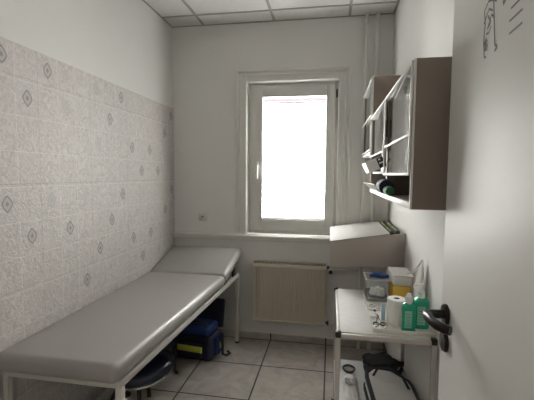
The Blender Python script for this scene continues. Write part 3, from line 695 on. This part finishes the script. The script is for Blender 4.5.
MB().box((.272, 1.84, LS + .0853), (.32, 1.88, LS + .0862)).build('print_mark', M['medal_faint'], pc, smooth=False)
cf = MB()
for (a_, c_, rot_, sd) in (((.215, 2.125, LS + .001), (.425, 2.305, LS + .045), 0, 0), ((.225, 2.14, LS + .036), (.385, 2.29, LS + .080), .35, 3), ((.30, 2.13, LS + .030), (.43, 2.27, LS + .066), -.4, 7)):
    b_c = bmesh.new(); bmesh.ops.create_cube(b_c, size=1); bmesh.ops.subdivide_edges(b_c, edges=b_c.edges[:], cuts=7, use_grid_fill=True)
    ce_ = [(a_[i] + c_[i]) / 2 for i in range(3)]; si_ = [c_[i] - a_[i] for i in range(3)]
    for v_ in b_c.verts:
        q = Vector(v_.co); l_ = max(abs(q.x), abs(q.y), abs(q.z)); q = q * (1 - .16 * (q.length / .5 - 1))
        p_ = Vector([q[i] * si_[i] for i in range(3)]); p_ += .016 * Vector((mnoise.noise(p_ * 28 + Vector((sd, 0, 0))), mnoise.noise(p_ * 28 + Vector((9, sd, 0))), .6 * mnoise.noise(p_ * 28 + Vector((0, 5, sd)))))
        p_ = Matrix.Rotation(rot_, 3, 'Z') @ p_; v_.co = p_ + Vector(ce_); v_.co.z = max(v_.co.z, LS)
    cf._merge(b_c, None)
cf.tube([(.23, 2.13, LS + .05), (.27, 2.12, LS + .085), (.33, 2.125, LS + .09), (.39, 2.12, LS + .06), (.42, 2.11, LS + .01)], .006, seg=8)
cf = cf.build('blood_pressure_cuff', M['blackcloth'])
tag(cf, 'folded black cuff behind the white case on the lower trolley shelf', 'cuff')
def coil(cx_, cy_, r, z, turns, rt):
    return [(cx_ + (r + .003 * math.sin(3 * a)) * math.cos(a), cy_ + (r * 1.25) * math.sin(a), z + .0022 * a / PI) for a in [2 * PI * turns * i / (26 * turns) for i in range(26 * turns)]]
tag(MB().tube(coil(.128, 2.19, .034, LS + .005, 3, 0), .0035, seg=6).build('coiled_cable', M['black']), 'thin dark cable coiled on the lower shelf near its left edge', 'cable')
wb_ = thing('dressing_bag', 'white crumpled plastic packet left of the padded case, lower shelf', 'packet', (.125, 2.0, LS))
bmf = bmesh.new(); N_ = 14
V_ = [[bmf.verts.new((.085 + .085 * i / N_, 1.86 + .24 * j / N_, LS + .002 + .055 * (math.sin(PI * i / N_) * math.sin(PI * j / N_)) ** .5 * (1 + .3 * math.sin(i * 1.9 + j * 2.3)))) for j in range(N_ + 1)] for i in range(N_ + 1)]
for i in range(N_):
    for j in range(N_): bmf.faces.new((V_[i][j], V_[i + 1][j], V_[i + 1][j + 1], V_[i][j + 1]))
mm = MB(); mm._merge(bmf, None); mm.build('packet_body', M['white'], wb_)
MB().box((.095, 1.93, LS + .066), (.150, 1.985, LS + .0668), rot=Matrix.Rotation(.1, 3, 'Y')).build('print_patch', M['medal_dark'], wb_, smooth=False)

# ------------------------------------------------------------------ open door
dr = struct(MB().box((.331, YF + .025, .008), (.371, 1.150, DZ - .01), bev=.002).build('door_1', M['doorpaint']))
HY, HZ = 1.098, 1.108
X_ = .331
MB().lathe([(.004, 0), (.029, 0), (.030, -.004), (.027, -.010), (.008, -.011)], (X_ - .0001, HY, HZ), axis='X', seg=32).build('handle_rosette', M['handle'], dr)
MB().lathe([(.004, 0), (.029, 0), (.030, -.004), (.027, -.010), (.008, -.011)], (X_ - .0001, HY, HZ - .078), axis='X', seg=32).build('key_rosette', M['handle'], dr)
MB().box((X_ - .0122, HY - .002, HZ - .088), (X_ - .0105, HY + .002, HZ - .070)).build('keyhole', M['black'], dr, smooth=False)
pts = [(X_ - .005, HY, HZ), (X_ - .030, HY, HZ), (X_ - .046, HY - .002, HZ), (X_ - .056, HY - .012, HZ), (X_ - .058, HY - .028, HZ), (X_ - .056, HY - .060, HZ + .001), (X_ - .048, HY - .092, HZ + .001), (X_ - .036, HY - .112, HZ + .001), (X_ - .026, HY - .120, HZ + .001)]
MB().tube(pts, .010, seg=16, radii=[.013, .012, .0125, .0135, .0135, .013, .013, .013, .012]).build('lever', M['handle'], dr)
ink = MB(); xi = X_ - .0006
def stroke(p, wd=.0022):
    for (a, b) in zip(p[:-1], p[1:]): 
        A, B = Vector((xi, *a)), Vector((xi, *b)); d = (B - A).normalized(); nrm = Vector((0, -d.z, d.y)) * wd
        ink.faces([A - nrm, A + nrm, B + nrm, B - nrm], [(0, 1, 2, 3)])
stroke([(.925, 1.868), (.905, 1.880), (.880, 1.872), (.862, 1.862)]); stroke([(.925, 1.868), (.918, 1.835), (.922, 1.80), (.915, 1.765), (.905, 1.76)])
stroke([(.878, 1.872), (.872, 1.835), (.866, 1.80), (.862, 1.775), (.850, 1.765), (.862, 1.760)], .003); stroke([(.905, 1.85), (.888, 1.83), (.905, 1.82), (.885, 1.845), (.870, 1.83)])
stroke([(.91, 1.812), (.895, 1.81), (.885, 1.82)]); stroke([(.915, 1.80), (.905, 1.79), (.908, 1.775)], .007); stroke([(.925, 1.84), (.90, 1.862), (.88, 1.85)])
for z, a, b in ((1.818, .796, .758), (1.796, .800, .750), (1.772, .798, .748)): stroke([(a, z), (b, z + .002)], .0022)
stroke([(.832, 1.842), (.822, 1.848)], .006)
ink.build('marker_drawing', M['ink'], dr, smooth=False)
